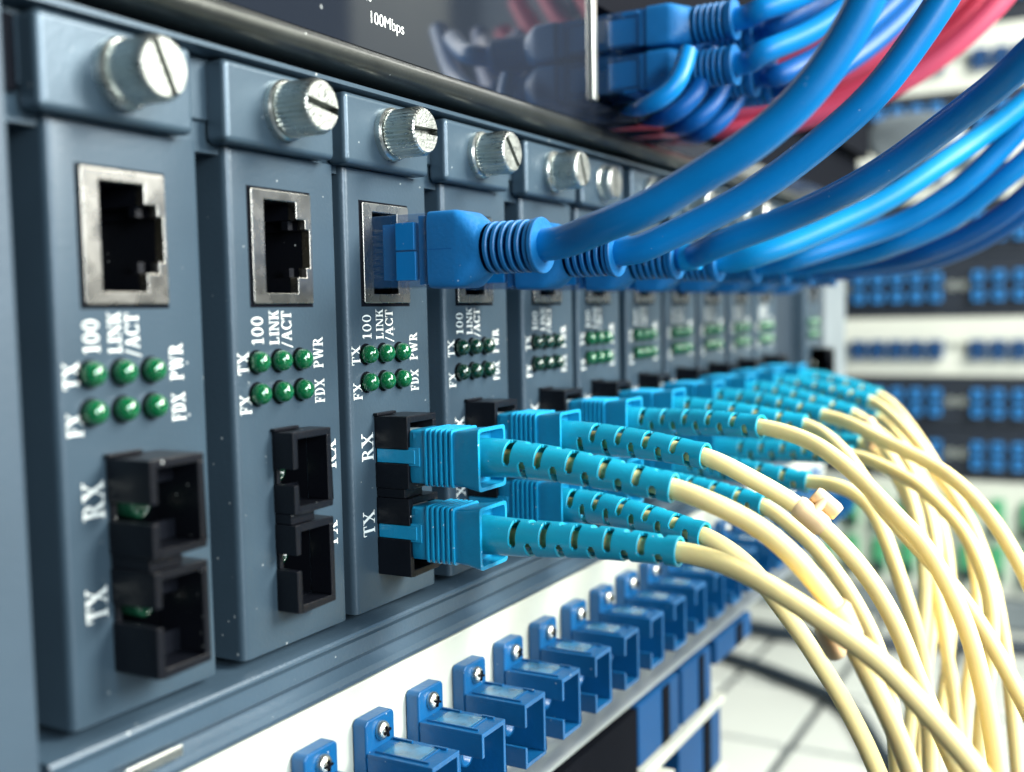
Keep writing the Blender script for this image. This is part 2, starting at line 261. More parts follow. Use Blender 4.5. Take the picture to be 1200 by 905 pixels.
FIBRE_PATHS = {
 (2,'r'): [(62.8, -49.4, -43.2), (62.4, -55.2, -44.9), (63.4, -59.4, -46.8), (63.5, -63.8, -49.4), (63.9, -67.2, -52.8), (64.2, -70.2, -56.4), (65.0, -72.1, -59.5), (66.7, -73.7, -64.2), (68.4, -75.3, -68.6), (70.2, -77.2, -73.7), (73.2, -79.5, -81.6), (75.9, -81.4, -90.3)],
 (2,'t'): [(62.5, -50.3, -52.2), (61.9, -55.3, -52.6), (61.0, -60.1, -53.8), (60.0, -64.8, -55.6), (60.0, -69.0, -57.8), (59.8, -73.2, -60.3), (59.6, -77.2, -62.5), (60.0, -80.3, -65.4), (60.2, -83.1, -68.5), (60.9, -87.1, -72.9), (61.5, -91.0, -78.2), (61.7, -93.9, -82.6)],
 (3,'r'): [(87.2, -45.7, -41.9), (87.3, -52.4, -44.8), (88.6, -57.2, -47.5), (89.3, -60.8, -49.9), (89.9, -64.3, -52.9), (90.5, -68.0, -56.8), (90.9, -71.2, -60.9), (90.8, -73.8, -65.0), (91.6, -76.0, -70.4), (92.2, -77.6, -75.4), (92.9, -79.6, -80.3), (93.7, -81.7, -85.7), (95.6, -84.0, -92.1), (97.2, -86.0, -99.9)],
 (3,'t'): [(86.2, -45.7, -54.8), (86.4, -50.5, -57.3), (86.9, -53.9, -60.1), (87.3, -57.2, -64.7), (88.8, -60.6, -69.8), (89.0, -63.8, -74.7), (90.2, -66.5, -79.5), (90.1, -69.0, -83.9), (90.8, -70.8, -88.0), (91.5, -72.8, -93.4), (92.3, -75.3, -100.8)],
 (4,'r'): [(113.6, -47.3, -39.7), (111.8, -54.6, -41.1), (109.7, -59.4, -42.8), (107.2, -65.6, -46.8), (103.6, -72.3, -52.3), (102.6, -77.3, -57.0), (101.7, -80.5, -62.1), (101.5, -82.8, -66.7), (101.1, -85.0, -73.2), (101.4, -86.5, -80.0), (101.6, -87.8, -86.8), (101.6, -88.6, -92.9), (101.4, -89.4, -101.0)],
 (4,'t'): [(113.8, -47.7, -54.4), (112.6, -52.1, -57.0), (111.5, -56.7, -59.9), (111.0, -60.5, -64.1), (110.3, -63.9, -68.4), (110.3, -66.5, -73.1), (110.0, -68.8, -78.0), (110.3, -70.1, -84.0), (110.4, -71.3, -90.6), (110.1, -71.9, -98.8), (109.7, -72.4, -108.4)],
 (5,'r'): [(142.5, -48.0, -42.3), (136.9, -54.7, -44.7), (131.5, -60.0, -48.5), (127.2, -65.5, -54.9), (125.0, -70.5, -59.8), (124.1, -75.8, -65.0), (123.1, -80.9, -70.7), (121.7, -85.3, -76.8), (120.9, -88.8, -83.0), (121.0, -92.0, -89.3), (121.0, -95.0, -96.3)],
 (5,'t'): [(142.0, -48.8, -54.1), (140.3, -53.9, -54.0), (138.2, -58.6, -55.0), (135.7, -62.7, -57.6), (133.7, -65.9, -63.5), (132.3, -68.5, -70.4), (131.9, -70.9, -77.5), (132.2, -72.5, -84.8), (132.2, -73.4, -92.1), (133.0, -73.8, -99.8), (133.4, -74.0, -110.0)],
 (6,'r'): [(167.7, -45.8, -42.7), (162.7, -53.5, -44.1), (158.0, -59.8, -46.4), (154.2, -65.6, -48.2), (151.4, -71.1, -50.3), (147.3, -76.5, -52.9), (144.4, -79.9, -55.5), (141.5, -83.3, -58.4), (139.5, -86.5, -62.8), (137.4, -89.6, -67.8), (135.4, -93.3, -75.7)],
 (6,'t'): [(170.2, -51.6, -52.0), (166.2, -56.8, -52.6), (162.2, -62.2, -54.0), (158.2, -67.6, -55.9), (153.9, -72.6, -59.0), (150.5, -77.4, -63.2), (147.3, -80.7, -68.3), (144.7, -82.8, -73.4), (142.5, -83.8, -79.5), (140.6, -83.6, -87.4), (139.4, -82.6, -95.5), (138.5, -82.2, -103.7), (137.5, -81.9, -115.1)],
 (7,'r'): [(194.6, -46.9, -44.8), (191.1, -51.3, -47.1), (187.0, -54.8, -50.7), (183.1, -58.7, -54.9), (180.0, -61.9, -59.5), (176.4, -64.7, -66.1), (173.5, -66.6, -74.2), (170.9, -67.4, -83.2), (168.8, -67.0, -92.4), (167.5, -66.0, -101.9), (166.2, -65.0, -111.3), (164.7, -64.2, -124.6)],
 (7,'t'): [(195.9, -48.3, -52.4), (191.6, -53.2, -53.8), (187.9, -57.2, -57.3), (184.0, -61.2, -62.6), (179.7, -65.0, -70.6), (176.2, -68.1, -78.6), (173.4, -70.5, -87.4), (171.4, -72.4, -98.3), (171.4, -73.9, -109.7), (170.8, -75.2, -124.8)],
 (8,'r'): [(220.6, -46.0, -43.7), (214.3, -51.6, -46.0), (206.8, -57.1, -49.4), (198.1, -62.5, -53.3), (190.0, -67.2, -58.1), (182.0, -72.0, -62.0), (176.0, -76.3, -67.1), (170.5, -79.7, -73.3), (166.8, -82.1, -79.7), (164.8, -83.7, -87.3), (163.8, -85.1, -96.0), (162.5, -86.3, -106.4), (162.1, -87.4, -118.9)],
 (8,'t'): [(220.9, -45.5, -50.8), (215.9, -51.3, -53.5), (209.6, -57.1, -58.0), (202.6, -61.9, -64.4), (196.0, -65.3, -70.6), (190.7, -67.2, -77.7), (186.7, -67.4, -87.1), (183.3, -66.8, -96.5), (180.8, -65.7, -106.1), (179.7, -65.2, -116.1), (178.4, -64.8, -130.0)],
 (9,'r'): [(245.6, -43.6, -44.3), (237.4, -49.8, -47.4), (227.8, -55.9, -52.3), (219.0, -61.5, -57.9), (211.1, -66.8, -64.4), (203.9, -71.3, -71.5), (198.1, -74.3, -78.6), (193.8, -76.0, -87.8), (190.5, -75.7, -97.4), (188.0, -74.5, -107.0), (186.9, -74.0, -117.1), (185.7, -73.8, -131.1)],
 (9,'t'): [(246.2, -43.5, -50.9), (237.7, -49.3, -53.6), (230.0, -54.6, -58.5), (222.1, -59.8, -65.3), (214.8, -64.3, -72.9), (208.8, -67.2, -81.5), (204.3, -68.6, -91.2), (200.0, -68.8, -103.1), (197.3, -67.7, -115.3), (195.9, -66.7, -125.8), (194.8, -66.6, -138.4)],
}
UPPER_PATHS = {
 't0': [(142.4, -38.0, 43.3), (148.4, -44.3, 45.8), (155.2, -51.5, 51.5)],
 'b0': [(141.7, -38.1, 34.2), (147.8, -44.4, 37.3), (154.1, -50.9, 42.3), (160.7, -57.4, 50.2), (166.9, -63.2, 57.9)],
 't1': [(154.0, -38.2, 42.7), (162.4, -44.4, 46.9), (171.5, -51.6, 53.8)],
 'b1': [(155.2, -37.9, 31.7), (163.6, -44.1, 36.2), (172.8, -51.3, 42.6), (182.3, -58.8, 51.6), (191.2, -64.9, 62.4)],
 't2': [(165.2, -38.0, 41.4), (176.5, -44.8, 47.6), (190.3, -53.6, 58.2)],
 'b2': [(169.0, -37.9, 31.1), (179.2, -43.2, 35.7), (190.3, -49.7, 42.5), (202.3, -57.4, 52.8), (214.3, -64.6, 66.6)],
}
ARC_PATHS =  [[(149.93, -4.5, 27.22), (131.3, -16.8, 24.0), (131.4, -20.9, 25.1), (132.1, -24.0, 27.3), (134.2, -25.1, 30.8), (136.9, -25.3, 35.6)], [(162.09, -4.5, 26.43), (139.5, -19.2, 23.0), (140.6, -23.1, 24.9), (142.0, -25.2, 27.8), (145.2, -26.1, 31.8), (149.0, -26.0, 37.9)], [(176.54, -4.5, 26.57), (149.3, -20.4, 22.6), (150.4, -24.2, 24.8), (152.9, -26.1, 27.9), (156.1, -27.1, 32.1), (159.2, -27.7, 38.8)], [(186.76, -4.5, 25.99), (158.5, -20.6, 22.0), (159.9, -24.8, 24.4), (162.4, -26.6, 27.8), (165.6, -27.6, 32.3), (168.8, -28.3, 39.6)]]
RED_PATHS =  [[(224.3, -1.0, 33.8), (225.8, -11.9, 32.9), (228.8, -23.3, 34.4), (230.4, -35.9, 36.8), (231.8, -48.2, 40.7), (233.3, -60.0, 47.3), (235.1, -70.4, 55.6), (238.0, -78.3, 65.0), (240.4, -85.1, 76.5)], [(235.6, 3.9, 37.0), (237.2, -7.1, 36.8), (240.4, -18.6, 38.7), (242.1, -31.5, 41.6), (243.7, -44.0, 46.0), (245.2, -56.0, 53.0), (247.2, -66.5, 61.5), (250.2, -74.6, 71.3), (252.8, -81.7, 83.3)], [(246.9, 8.8, 40.3), (248.6, -2.3, 40.7), (251.9, -13.9, 43.3), (253.7, -26.9, 46.6), (255.4, -39.6, 51.5), (257.1, -51.8, 58.9), (259.2, -62.5, 67.6), (262.2, -70.6, 77.8), (265.1, -78.0, 90.3)], [(223.1, 1.6, 37.2), (224.3, -8.5, 38.2), (227.0, -19.1, 41.0), (228.2, -31.0, 44.3), (229.3, -42.5, 49.0), (230.4, -53.7, 55.9), (231.8, -63.3, 63.7), (234.3, -70.6, 73.1), (236.7, -77.4, 84.5)], [(234.4, 6.5, 40.6), (235.6, -3.6, 42.3), (238.5, -14.3, 45.7), (239.8, -26.4, 49.4), (241.0, -38.0, 54.6), (242.2, -49.4, 62.0), (243.7, -59.2, 69.9), (246.3, -66.4, 79.7), (248.9, -73.6, 91.6)], [(245.7, 11.6, 44.0), (247.0, 1.4, 46.4), (249.9, -9.4, 50.5), (251.3, -21.6, 54.7), (252.7, -33.4, 60.5), (254.0, -44.9, 68.2), (255.6, -54.8, 76.4), (258.2, -62.1, 86.6), (261.0, -69.6, 99.0)], [(222.0, 4.2, 40.7), (222.8, -5.1, 43.5), (225.2, -14.9, 47.7), (226.0, -26.0, 51.8), (226.8, -36.8, 57.4), (227.4, -47.3, 64.5), (228.5, -56.3, 71.8), (230.5, -62.8, 81.1), (233.0, -69.7, 92.5)]]
# ================================================================== SETTING
# pale plinth top / floor in front of the far rack, in tiles with dark joints
fl = MB(); fl.box(-300, 2600, -1500, 900, -272, -266); fo = fl.build('floor', 'slate'); tag(fo, kind='structure')
tile = None
for ix in range(9):
    for iy in range(8):
        x0 = 318+ix*94; y0 = -320+iy*62.5
        if tile is None:
            t = MB(); t.box(0, 88.5, 0, 56.5, -265.9, -262); tile = t.build('floor_tile', 'floor', fo, bevel=.6)
        else: c_ = tile.copy(); COL.objects.link(c_); tile_c = c_
        (tile if (ix, iy) == (0, 0) else c_).location = (x0*S, y0*S, 0)
rw = MB(); rw.box(1230, 3600, -910, -900, -265, 1500); tag(rw.build('reflected_wall', 'far_white'), kind='structure')  # unseen wall, placed and cut for its grey reflection in the switch front
bw = MB(); bw.box(1500, 1510, -1600, 1200, -265, 900); tag(bw.build('wall', 'ear'), kind='structure')

# ================================================================== CHASSIS that holds the converters
chs = empty('converter_chassis', (0, 0, -66)); tag(chs, 'long slate grey rack chassis holding the row of media converters', 'chassis')
def in_par(o, par):               # keep a mesh written in world mm in place under a moved empty
    o.location = -par.location; return o
def prof_x(mb, pr, x0, x1, mi=0, smooth=False):
    mb.rings([[(x0, y, z) for y, z in pr], [(x1, y, z) for y, z in pr]], True, True, True, mi, smooth)
mb = MB(); prof_x(mb, [(20, -66.2), (-1.8, -66.2), (-2.6, -66.35), (-2.85, -66.7), (-2.85, -67.1), (-2.2, -67.2), (-2.2, -67.45), (-2.9, -67.6), (-2.95, -69.9), (-2.2, -70.5), (-1.9, -71.0), (-2.5, -71.6), (-3.3, -72.2), (-3.6, -73.1), (-3.2, -73.9), (-2.0, -74.1), (20, -74.1)], -5.6, 402)
in_par(mb.build('bottom_rail', 'chassis', chs, smooth_angle=28), chs)
mb = MB(); prof_x(mb, [(20, 16.0), (.6, 16.0), (.6, 8.2), (1.2, 7.8), (1.2, 4.0), (20, 4.0)], -5.6, 402)
prof_x(mb, [(20, 17.5), (-2.0, 17.5), (-2.8, 17.2), (-2.8, 16.6), (-2.0, 16.3), (20, 16.3)], -5.6, 402)
in_par(mb.build('top_rail', 'bracket', chs, smooth_angle=50), chs)
mb = MB(); mb.box(-5.6, 402, 56, 58, -74, 17.5); mb.box(-5.6, 402, 1.5, 57, -66.9, -66.3)
in_par(mb.build('inner_tray', 'void', chs), chs)
mb = MB(); mb.box(-90, -7.7, -4.2, 1.0, -135, 90); in_par(mb.build('left_ear', 'ear', chs, bevel=.5), chs)
mb = MB(); mb.box(-7.6, -5.7, 1.0, 60, -73.9, 16.9); in_par(mb.build('side_wall', 'ear', chs), chs)
mb = MB(); mb.box(-6.9, -3.1, .2, .9, 7.2, 15.4); in_par(mb.build('dark_recess', 'void', chs), chs)  # dark box over the rail gives the shade of the recess beside the ear
mb = MB(); mb.box(293.6, 334.0, 5, 6.5, -65.9, 15.5); in_par(mb.build('blank_plate', 'slate', chs, bevel=.4), chs)
mb = MB(); mb.box(362.5, 400, -1.0, 1.5, -65.9, 17.4); in_par(mb.build('right_ear', 'grey', chs, bevel=.5), chs)
# bright clip at the lower left
mb = MB(); mb.box(3.6, 12.4, -4.0, -3.5, -71.7, -70.2); mb.box(-1.0, 2.6, -4.0, -3.5, -72.0, -70.9); in_par(mb.build('metal_clip', 'steel', chs, bevel=.2), chs)

# ================================================================== MEDIA CONVERTERS
W = 23.1; ZT = 5.0; ZB = -65.0
def make_case(root):
    r = 1.15; xs = [(0, 54, 'w')]; n = 5
    sec = [(0, 54, -1, 0)]
    for k in range(n+1):
        a = math.pi/2*k/n; sec.append((r-r*math.cos(a), r-r*math.sin(a), -math.cos(a), -math.sin(a)))
    for x in (4.3, 7.2, 14.42, 16.6): sec.append((x, 0, 0, -1))
    for k in range(n+1):
        a = math.pi/2*k/n; sec.append((W-r+r*math.sin(a), r-r*math.cos(a), math.sin(a), -math.cos(a)))
    sec.append((W, 54, 1, 0))
    zs = [ZB, -59.2, -34.5, -15.7, -.2, ZT]
    def hole(i, j):
        xa, xb = sec[i][0], sec[i+1][0]; z = (zs[j]+zs[j+1])/2
        if abs(sec[i][1]) > 1e-6 or abs(sec[i+1][1]) > 1e-6: return False
        if xa >= 4.29 and xb <= 16.61 and -15.7 < z < -.2: return True
        return xa >= 7.19 and xb <= 14.43 and -59.2 < z < -34.5
    mb = MB(); V = []; nz = len(zs); ns = len(sec); t = .9
    vs = [(x, y, z) for (x, y, a, b) in sec for z in zs]+[(x-a*t, y-b*t, z) for (x, y, a, b) in sec for z in zs]
    o = ns*nz; fs = []; keep = {}
    for i in range(ns-1):
        for j in range(nz-1): keep[i, j] = not hole(i, j)
    for (i, j), k in keep.items():
        if not k: continue
        q = (i*nz+j, (i+1)*nz+j, (i+1)*nz+j+1, i*nz+j+1); fs.append(q); fs.append(tuple(v+o for v in q[::-1]))
        for (di, dj, e) in ((-1, 0, (q[0], q[3])), (1, 0, (q[1], q[2])), (0, -1, (q[0], q[1])), (0, 1, (q[3], q[2]))):
            if not keep.get((i+di, j+dj), False): fs.append((e[0], e[1], e[1]+o, e[0]+o))
    mb.add(vs, fs)
    mb.add([(.9, .9, ZB+.02), (W-.9, .9, ZB+.02), (W-.9, 54, ZB+.02), (.9, 54, ZB+.02)], [(0, 1, 2, 3)])
    mb.add([(.9, .9, ZT-.02), (W-.9, .9, ZT-.02), (W-.9, 54, ZT-.02), (.9, 54, ZT-.02)], [(0, 1, 2, 3)])
    return mb.build('case', 'coat', root, smooth_angle=35)
def make_jack(root):
    inner = [(6.7,-1.4),(13.4,-1.4),(13.4,-3.8),(15.3,-3.8),(15.3,-5.2),(16.2,-5.2),(16.2,-10.7),(15.3,-10.7),(15.3,-12.1),(13.4,-12.1),(13.4,-14.4),(6.7,-14.4)]
    outer = [(4.36,-.02),(16.54,-.02),(16.74,-.22),(16.74,-15.68),(16.54,-15.88),(4.36,-15.88),(4.16,-15.68),(4.16,-.22)]
    mb = MB(); mb.plate(outer, [inner], -.45, 1.2); fr = mb.build('ethernet_jack', 'shield', root, bevel=.28, seg=3)
    mb = MB(); k = len(inner); vs = [(a, 1.0, b) for a, b in inner]+[(a, 13, b) for a, b in inner]
    mb.add(vs, [(i, (i+1) % k, (i+1) % k+k, i+k) for i in range(k)]+[tuple(range(k, 2*k))])
    mb.box(13.4, 14.4, 1.2, 2.4, -5.2, -3.9); mb.box(13.4, 14.4, 1.2, 2.4, -12.0, -10.7); mb.build('socket', 'blackp', fr, fix=False)
    mb = MB()
    for q in range(8):
        z = -4.35-q*1.02; mb.add([(7.0,2.0,z-.17),(7.0,2.0,z+.17),(10.4,9.5,z+.17),(10.4,9.5,z-.17)], [(0,1,2,3)]); mb.box(6.75, 7.05, 1.9, 12, z-.17, z+.17)
    mb.build('contacts', 'contact', fr)
    mb = MB(); mb.plate([(3.72,.3),(17.0,.3),(17.0,-16.4),(3.72,-16.4)], [outer], -.03, .5); mb.build('jack_gap', 'void', fr)  # dark ring drawn in for the gap round the jack
    return fr
def make_leds(root):
    for z in (-23.95, -28.4):
        for x in (4.5, 9.05, 13.6):
            mb = MB(); pr = [(0, 1.5), (-.75, 1.5)]+[(-.75-1.45*math.sin(a), 1.5*math.cos(a)) for a in [math.pi/2*k/7 for k in range(1, 8)]]
            pr[-1] = (-2.2, 0.001); mb.lathe(pr, x, z, 24); l = mb.build('indicator_led', 'led', root)
            mb = MB(); mb.plate([(x+1.72*math.cos(a), z+1.72*math.sin(a)) for a in [2*math.pi*k/24 for k in range(24)]], [], -.05, 0); mb.build('led_hole', 'void', l)
def make_fibre_socket(root, proud, dx=0.0):
    h = empty('fibre_socket'); h.parent = root
    x0, x1 = 6.1+dx, 14.5+dx; f = -proud; t = 1.0
    mb = MB()
    for (zt, zb) in ((-33.95, -45.5), (-47.1, -59.65)):
        c = (zt+zb)/2
        mb.plate([(x0, zt), (x1, zt), (x1, zb), (x0, zb)], [[(x0+t, zt-t), (x1-t, zt-t), (x1-t, zb+t), (x0+t, zb+t)]], f, -.05)
    mb.box(x0+.15, x0+5.2, f+.9, -.05, -47.05, -45.55)
    # cut the key slots: rebuild left walls as two strips each side of the slot
    mb2 = MB()
    for (zt, zb) in ((-33.95, -45.5), (-47.1, -59.65)):
        c = -40.3 if zt > -40 else -52.5; k = 1.15
        mb2.box(x0, x0+t, f, -.05, zt, c+k); mb2.box(x0, x0+t, f, -.05, c-k, zb)
        mb2.box(x0+t, x1, f, -.05, zt-t, zt); mb2.box(x0+t, x1, f, -.05, zb, zb+t); mb2.box(x1-t, x1, f, -.05, zt-t, zb+t)
        mb2.box(x0+.25, x0+t, -.6, -.05, c-k, c+k)
    mb2.box(x0+.15, x0+5.2, f+.9, -.05, -47.05, -45.55)
    mb2.box(x0-.25, x0+5.0, -.9, -.02, -33.9, -33.45)
    h1 = mb2.build('housing', 'blackp', h, bevel=.12)
    mb = MB()
    for (zt, zb) in ((-33.95, -45.5), (-47.1, -59.65)):
        a = [(x0+t, zt-t), (x1-t, zt-t), (x1-t, zb+t), (x0+t, zb+t)]
        mb.add([(p, -.05, q) for p, q in a]+[(p, 9, q) for p, q in a], [(i, (i+1) % 4, (i+1) % 4+4, i+4) for i in range(4)]+[(4, 5, 6, 7)])
        c = (zt+zb)/2; mb.box(x0+1.3, x1-1.3, f+4.0 if proud > 5 else 1.5, f+4.6 if proud > 5 else 2.0, c+2.4, zt-t-.1); mb.box(x0+1.3, x1-1.3, f+4.0 if proud > 5 else 1.5, f+4.6 if proud > 5 else 2.0, zb+t+.1, c-2.4)
    mb.build('socket_liner', 'void', h, fix=False)
    for zc in (-40.3, -52.5):
        mb = MB(); mb.lathe([(8.5, 1.5), (f+6.6, 1.5), (f+6.6, 1.1), (8, 1.1)], (x0+x1)/2+.1, zc, 20); mb.build('ferrule_sleeve', 'sleeve', h)
    return h
def make_bracket(root):
    mb = MB(); mb.box(-2.5, 20.0, -2.7, 1.1, 5.15, 15.9); b = mb.build('mounting_bracket', 'bracket', root, bevel=.9, seg=4)
    return b
def make_knob(root):
    k = empty('thumb_screw', (8.9, -2.7, 10.7)); k.parent = root; k.scale = (.94, 1, .94)
    mb = MB(); mb.lathe([(0, 4.45), (-.9, 4.45), (-1.25, 4.15), (-1.25, 3.4)], 0, 0, 40, smooth=False); mb.build('collar', 'knob', k, smooth_angle=30)
    mb = MB(); n = 204; R = []
    for y, r, d in ((-1.25, 3.5, 0), (-1.3, 3.75, .0), (-1.75, 4.05, .36), (-6.1, 4.05, .36), (-6.7, 3.72, .10), (-6.92, 3.45, 0)):
        R.append([((r-d*(.5-.5*math.cos(2*math.pi*j/6))**1.5)*math.cos(2*math.pi*j/n), y, (r-d*(.5-.5*math.cos(2*math.pi*j/6))**1.5)*math.sin(2*math.pi*j/n)) for j in range(n)])
    mb.rings(R, smooth=False); mb.build('knurled_rim', 'knob', k, smooth_angle=20)
    # end face split by the screwdriver slot
    mb = MB(); w = .55; r = 3.45
    for sg in (1, -1):
        a0 = math.asin(w/r); pts = [(r*math.cos(a), sg*r*math.sin(a)) for a in [a0+(math.pi-2*a0)*q/16 for q in range(17)]]
        mb.plate(pts if sg > 0 else pts[::-1], [], -6.92, -5.4)
    mb.add([(r*math.cos(a), -5.5, r*math.sin(a)) for a in [2*math.pi*q/24 for q in range(24)]], [tuple(range(24))])
    f = mb.build('slotted_face', 'knobface', k); return k
DX = [-.18, .68, -1.28, -.53, 1.54, 0, .63, -.19, -.67, 0, 0.0]
MX = [27*i+DX[i] for i in range(11)]
CONV_LABEL = ['leftmost grey media converter at the frame edge, both black fibre ports empty',
 'grey media converter with empty ethernet jack and RX lettering half hidden behind its fibre port',
 'sharply focused grey media converter with the front blue plug and two cyan plugs',
 'grey media converter with near-black leds right behind the sharp foreground plugs',
 'fifth grey media converter from the left, its RX port half hidden by cyan plugs',
 'grey media converter under the short thumb screw whose slotted end faces the camera',
 'seventh grey media converter from the left, above the middle of the cyan plug rows',
 'eighth grey media converter from the left, blurred green leds over cyan boots',
 'ninth grey media converter from the left in the blurred far part of the row',
 'second last grey media converter in the blurred far row, holding the farthest plugs',
 'last narrow grey media converter next to the dark blank plate, nothing plugged in']
def lettering(root, shift=0.0, rxdx=None):
    word('100', 3.8, 6.1, -21.6, -17.6, root); word('LINK', 7.4, 9.3, -21.7, -16.8, root); word('/ACT', 9.95, 12.0, -22.2, -16.9, root)
    word('TX', .85, 3.0, -25.6, -22.5, root); word('FX', 1.05, 3.25, -31.1, -28.3, root)
    word('PWR', 16.7, 18.9, -25.5, -20.9, root); word('FDX', 16.8, 19.0, -30.7, -27.1, root)
    a = 2.7 if rxdx is None else rxdx
    word('RX', a, a+3.0, -41.0, -36.5, root); word('TX', a-.2, a+2.8, -53.1, -49.0, root)
conv = []
base = empty('media_converter'); make_case(base); make_jack(base); make_leds(base); make_bracket(base); make_knob(base)
for i in range(11):
    r = copy_tree(base) if i else base
    conv.append(r)
for i, r in enumerate(conv):
    r.location = (MX[i]*S, 0, 0)
    make_fibre_socket(r, [7.5, 3.9, 6.4, 6.4, 6.0, 6.4, 5.5, 6.4, 6.4, 6.0, 6.4][i], .9 if i == 1 else 0)
    lettering(r, rxdx=14.9+.9+2.4 if i == 1 else None)
    tag(r, CONV_LABEL[i], 'media converter', 'media converters in the chassis')
    for ch in r.children:
        if ch.name.startswith('indicator_led') and i in (3, 4):
            ch.material_slots[0].link = 'OBJECT'; ch.material_slots[0].material = M['led_dark']
        if ch.name.startswith('thumb_screw'):
            ch.rotation_euler = (0, math.radians([65, 8, 178, 48, 65, 92, 40, 20, 75, 10, 33][i]), 0)
            if i == 5: ch.scale = (.94, .42, .94)
# a further converter beyond the blank plate
r = copy_tree(base); conv.append(r); r.location = (335.5*S, 0, 0); make_fibre_socket(r, 6.4); lettering(r)
tag(r, 'lone grey media converter beyond the dark blank plate at the far end of the chassis', 'media converter')

# ================================================================== ETHERNET PATCH CORDS
def plug_mesh(root):
    """ethernet plug with ribbed boot, pointing along -Y from a panel at y=0, wide side along local Z"""
    mb = MB(); mb.box(-3.9, 3.9, -11.0, 4, -5.7, 5.7)
    mb.box(-3.7, 3.7, -.2, 3.5, -5.4, 5.4)
    c = MB(); c.box(-3.9, 3.9, -11.0, 6, -5.7, 5.7); cl = c.build('plug_body', 'clear', root, bevel=.3)
    c = MB(); c.box(-3.8, 3.8, -10.9, -9.2, -5.3, 5.3); c.box(-4.0, -3.2, -8.4, -4.9, .12, 4.4); c.box(-4.0, -3.2, -8.6, -4.9, -4.6, -.12); c.box(-2.6, 2.8, -8.2, -1.5, -4.4, 4.4)
    c.build('wire_guide', 'cable', cl, bevel=.1)
    c = MB()
    for q in range(8): c.box(-3.4, 1.6, -.6, 3.8, -3.75+q*1.02, -3.4+q*1.02)
    c.build('contact_blades', 'contact', cl)
    c = MB(); c.add([(3.9,2,-3),(3.9,2,3),(6.3,-9,3),(6.3,-9,-3),(4.6,2,-3),(4.6,2,3),(7.0,-9,3),(7.0,-9,-3)], [(0,1,2,3),(7,6,5,4),(0,4,5,1),(1,5,6,2),(2,6,7,3),(3,7,4,0)]); c.build('latch', 'clear', cl)
    b = MB(); R = []
    for (y, wx, wz, e) in ((-10.9, 8.4, 11.5, 9), (-11.1, 8.8, 11.9, 9), (-15.6, 8.8, 11.9, 9), (-16.6, 8.7, 11.5, 6), (-18.4, 8.2, 9.6, 3), (-19.2, 8.0, 8.6, 2.2), (-19.6, 7.8, 8.2, 2), (-20.0, 7.6, 7.6, 2)):
        R.append([(x, y, z) for x, z in rrect(0, 0, wx, wz, e, 36)])
    b.rings(R, True, True, False)
    pr = []
    y = -20.0
    for q in range(6):
        pr += [(y, 2.7), (y-.55, 2.7), (y-.6, 3.85), (y-.7, 4.0), (y-1.2, 4.0), (y-1.32, 3.85), (y-1.36, 2.7)]; y -= 1.36
    pr += [(y, 3.25), (y-.05, 4.1), (y-.2, 4.22), (y-.75, 4.22), (y-.9, 4.1), (y-.9, 2.4)]
    b.lathe(pr, 0, 0, 36); b.build('ribbed_boot', 'boot', root, smooth_angle=32)
    b = MB(); b.box(-4.43, -4.41, -15.6, -11.2, -.05, .05); b.build('mould_seam', 'cable3', root)
    return y-.9
proto_plug = empty('ethernet_cable'); plug_mesh(proto_plug); BOOT_END = -29.1
PLUGS = [proto_plug]+[copy_tree(proto_plug) for _ in range(13)]
def cable_child(root, pts, r, matname, name='cable', start=None, n=22):
    inv = root.matrix_basis.inverted()
    P = smooth_line(spline(pts, 1.6), 8)
    P = [inv @ (p*S)/S for p in P]
    mb = MB(); tube(mb, P, r, n); return mb.build(name, matname, root, fix=False)
def cord(loc, rot, pts, matname, first=False, r=2.45):
    o = PLUGS.pop(0)
    o.location = Vector(loc)*S; o.rotation_euler = rot; bpy.context.view_layer.update()
    y0 = loc[1]+BOOT_END
    cable_child(o, [(loc[0], y0+9, loc[2]), (loc[0], y0-.5, loc[2]), (loc[0]+.3, y0-4, loc[2]+.3)]+pts, r, matname)
    return o
BL = {2: 'nearest blue ethernet cord, the thick one leaving the sharp foreground plug',
 3: 'blue ethernet cord just behind the nearest one, rising with a long white highlight',
 4: 'thick blue ethernet cord with a pale sleeve at its boot, ending at the right edge',
 5: 'lighter blue ethernet cord hugging the underside of the third thick one',
 6: 'fifth blue ethernet cord from the front, directly beneath the lighter blue one',
 7: 'sixth blue ethernet cord from the front, with a white gap above it at right',
 8: 'seventh blue ethernet cord, dark, next to last in the lower bundle',
 9: 'farthest and lowest blue ethernet cord of the bundle, dark navy'}
for i in range(2, 10):
    x = MX[i]+10.45
    pts = BLUE_PATHS[i]
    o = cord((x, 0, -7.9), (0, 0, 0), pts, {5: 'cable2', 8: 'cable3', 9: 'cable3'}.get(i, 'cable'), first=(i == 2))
    tag(o, BL[i], 'ethernet cord', 'blue ethernet cords plugged into the converters')
    if i == 4:
        mb = MB(); P = [Vector((0, BOOT_END-.2-k, 0+.06*k)) for k in range(5)]; tube(mb, P, 2.62, 24); mb.build('sleeve', 'cable2', o)

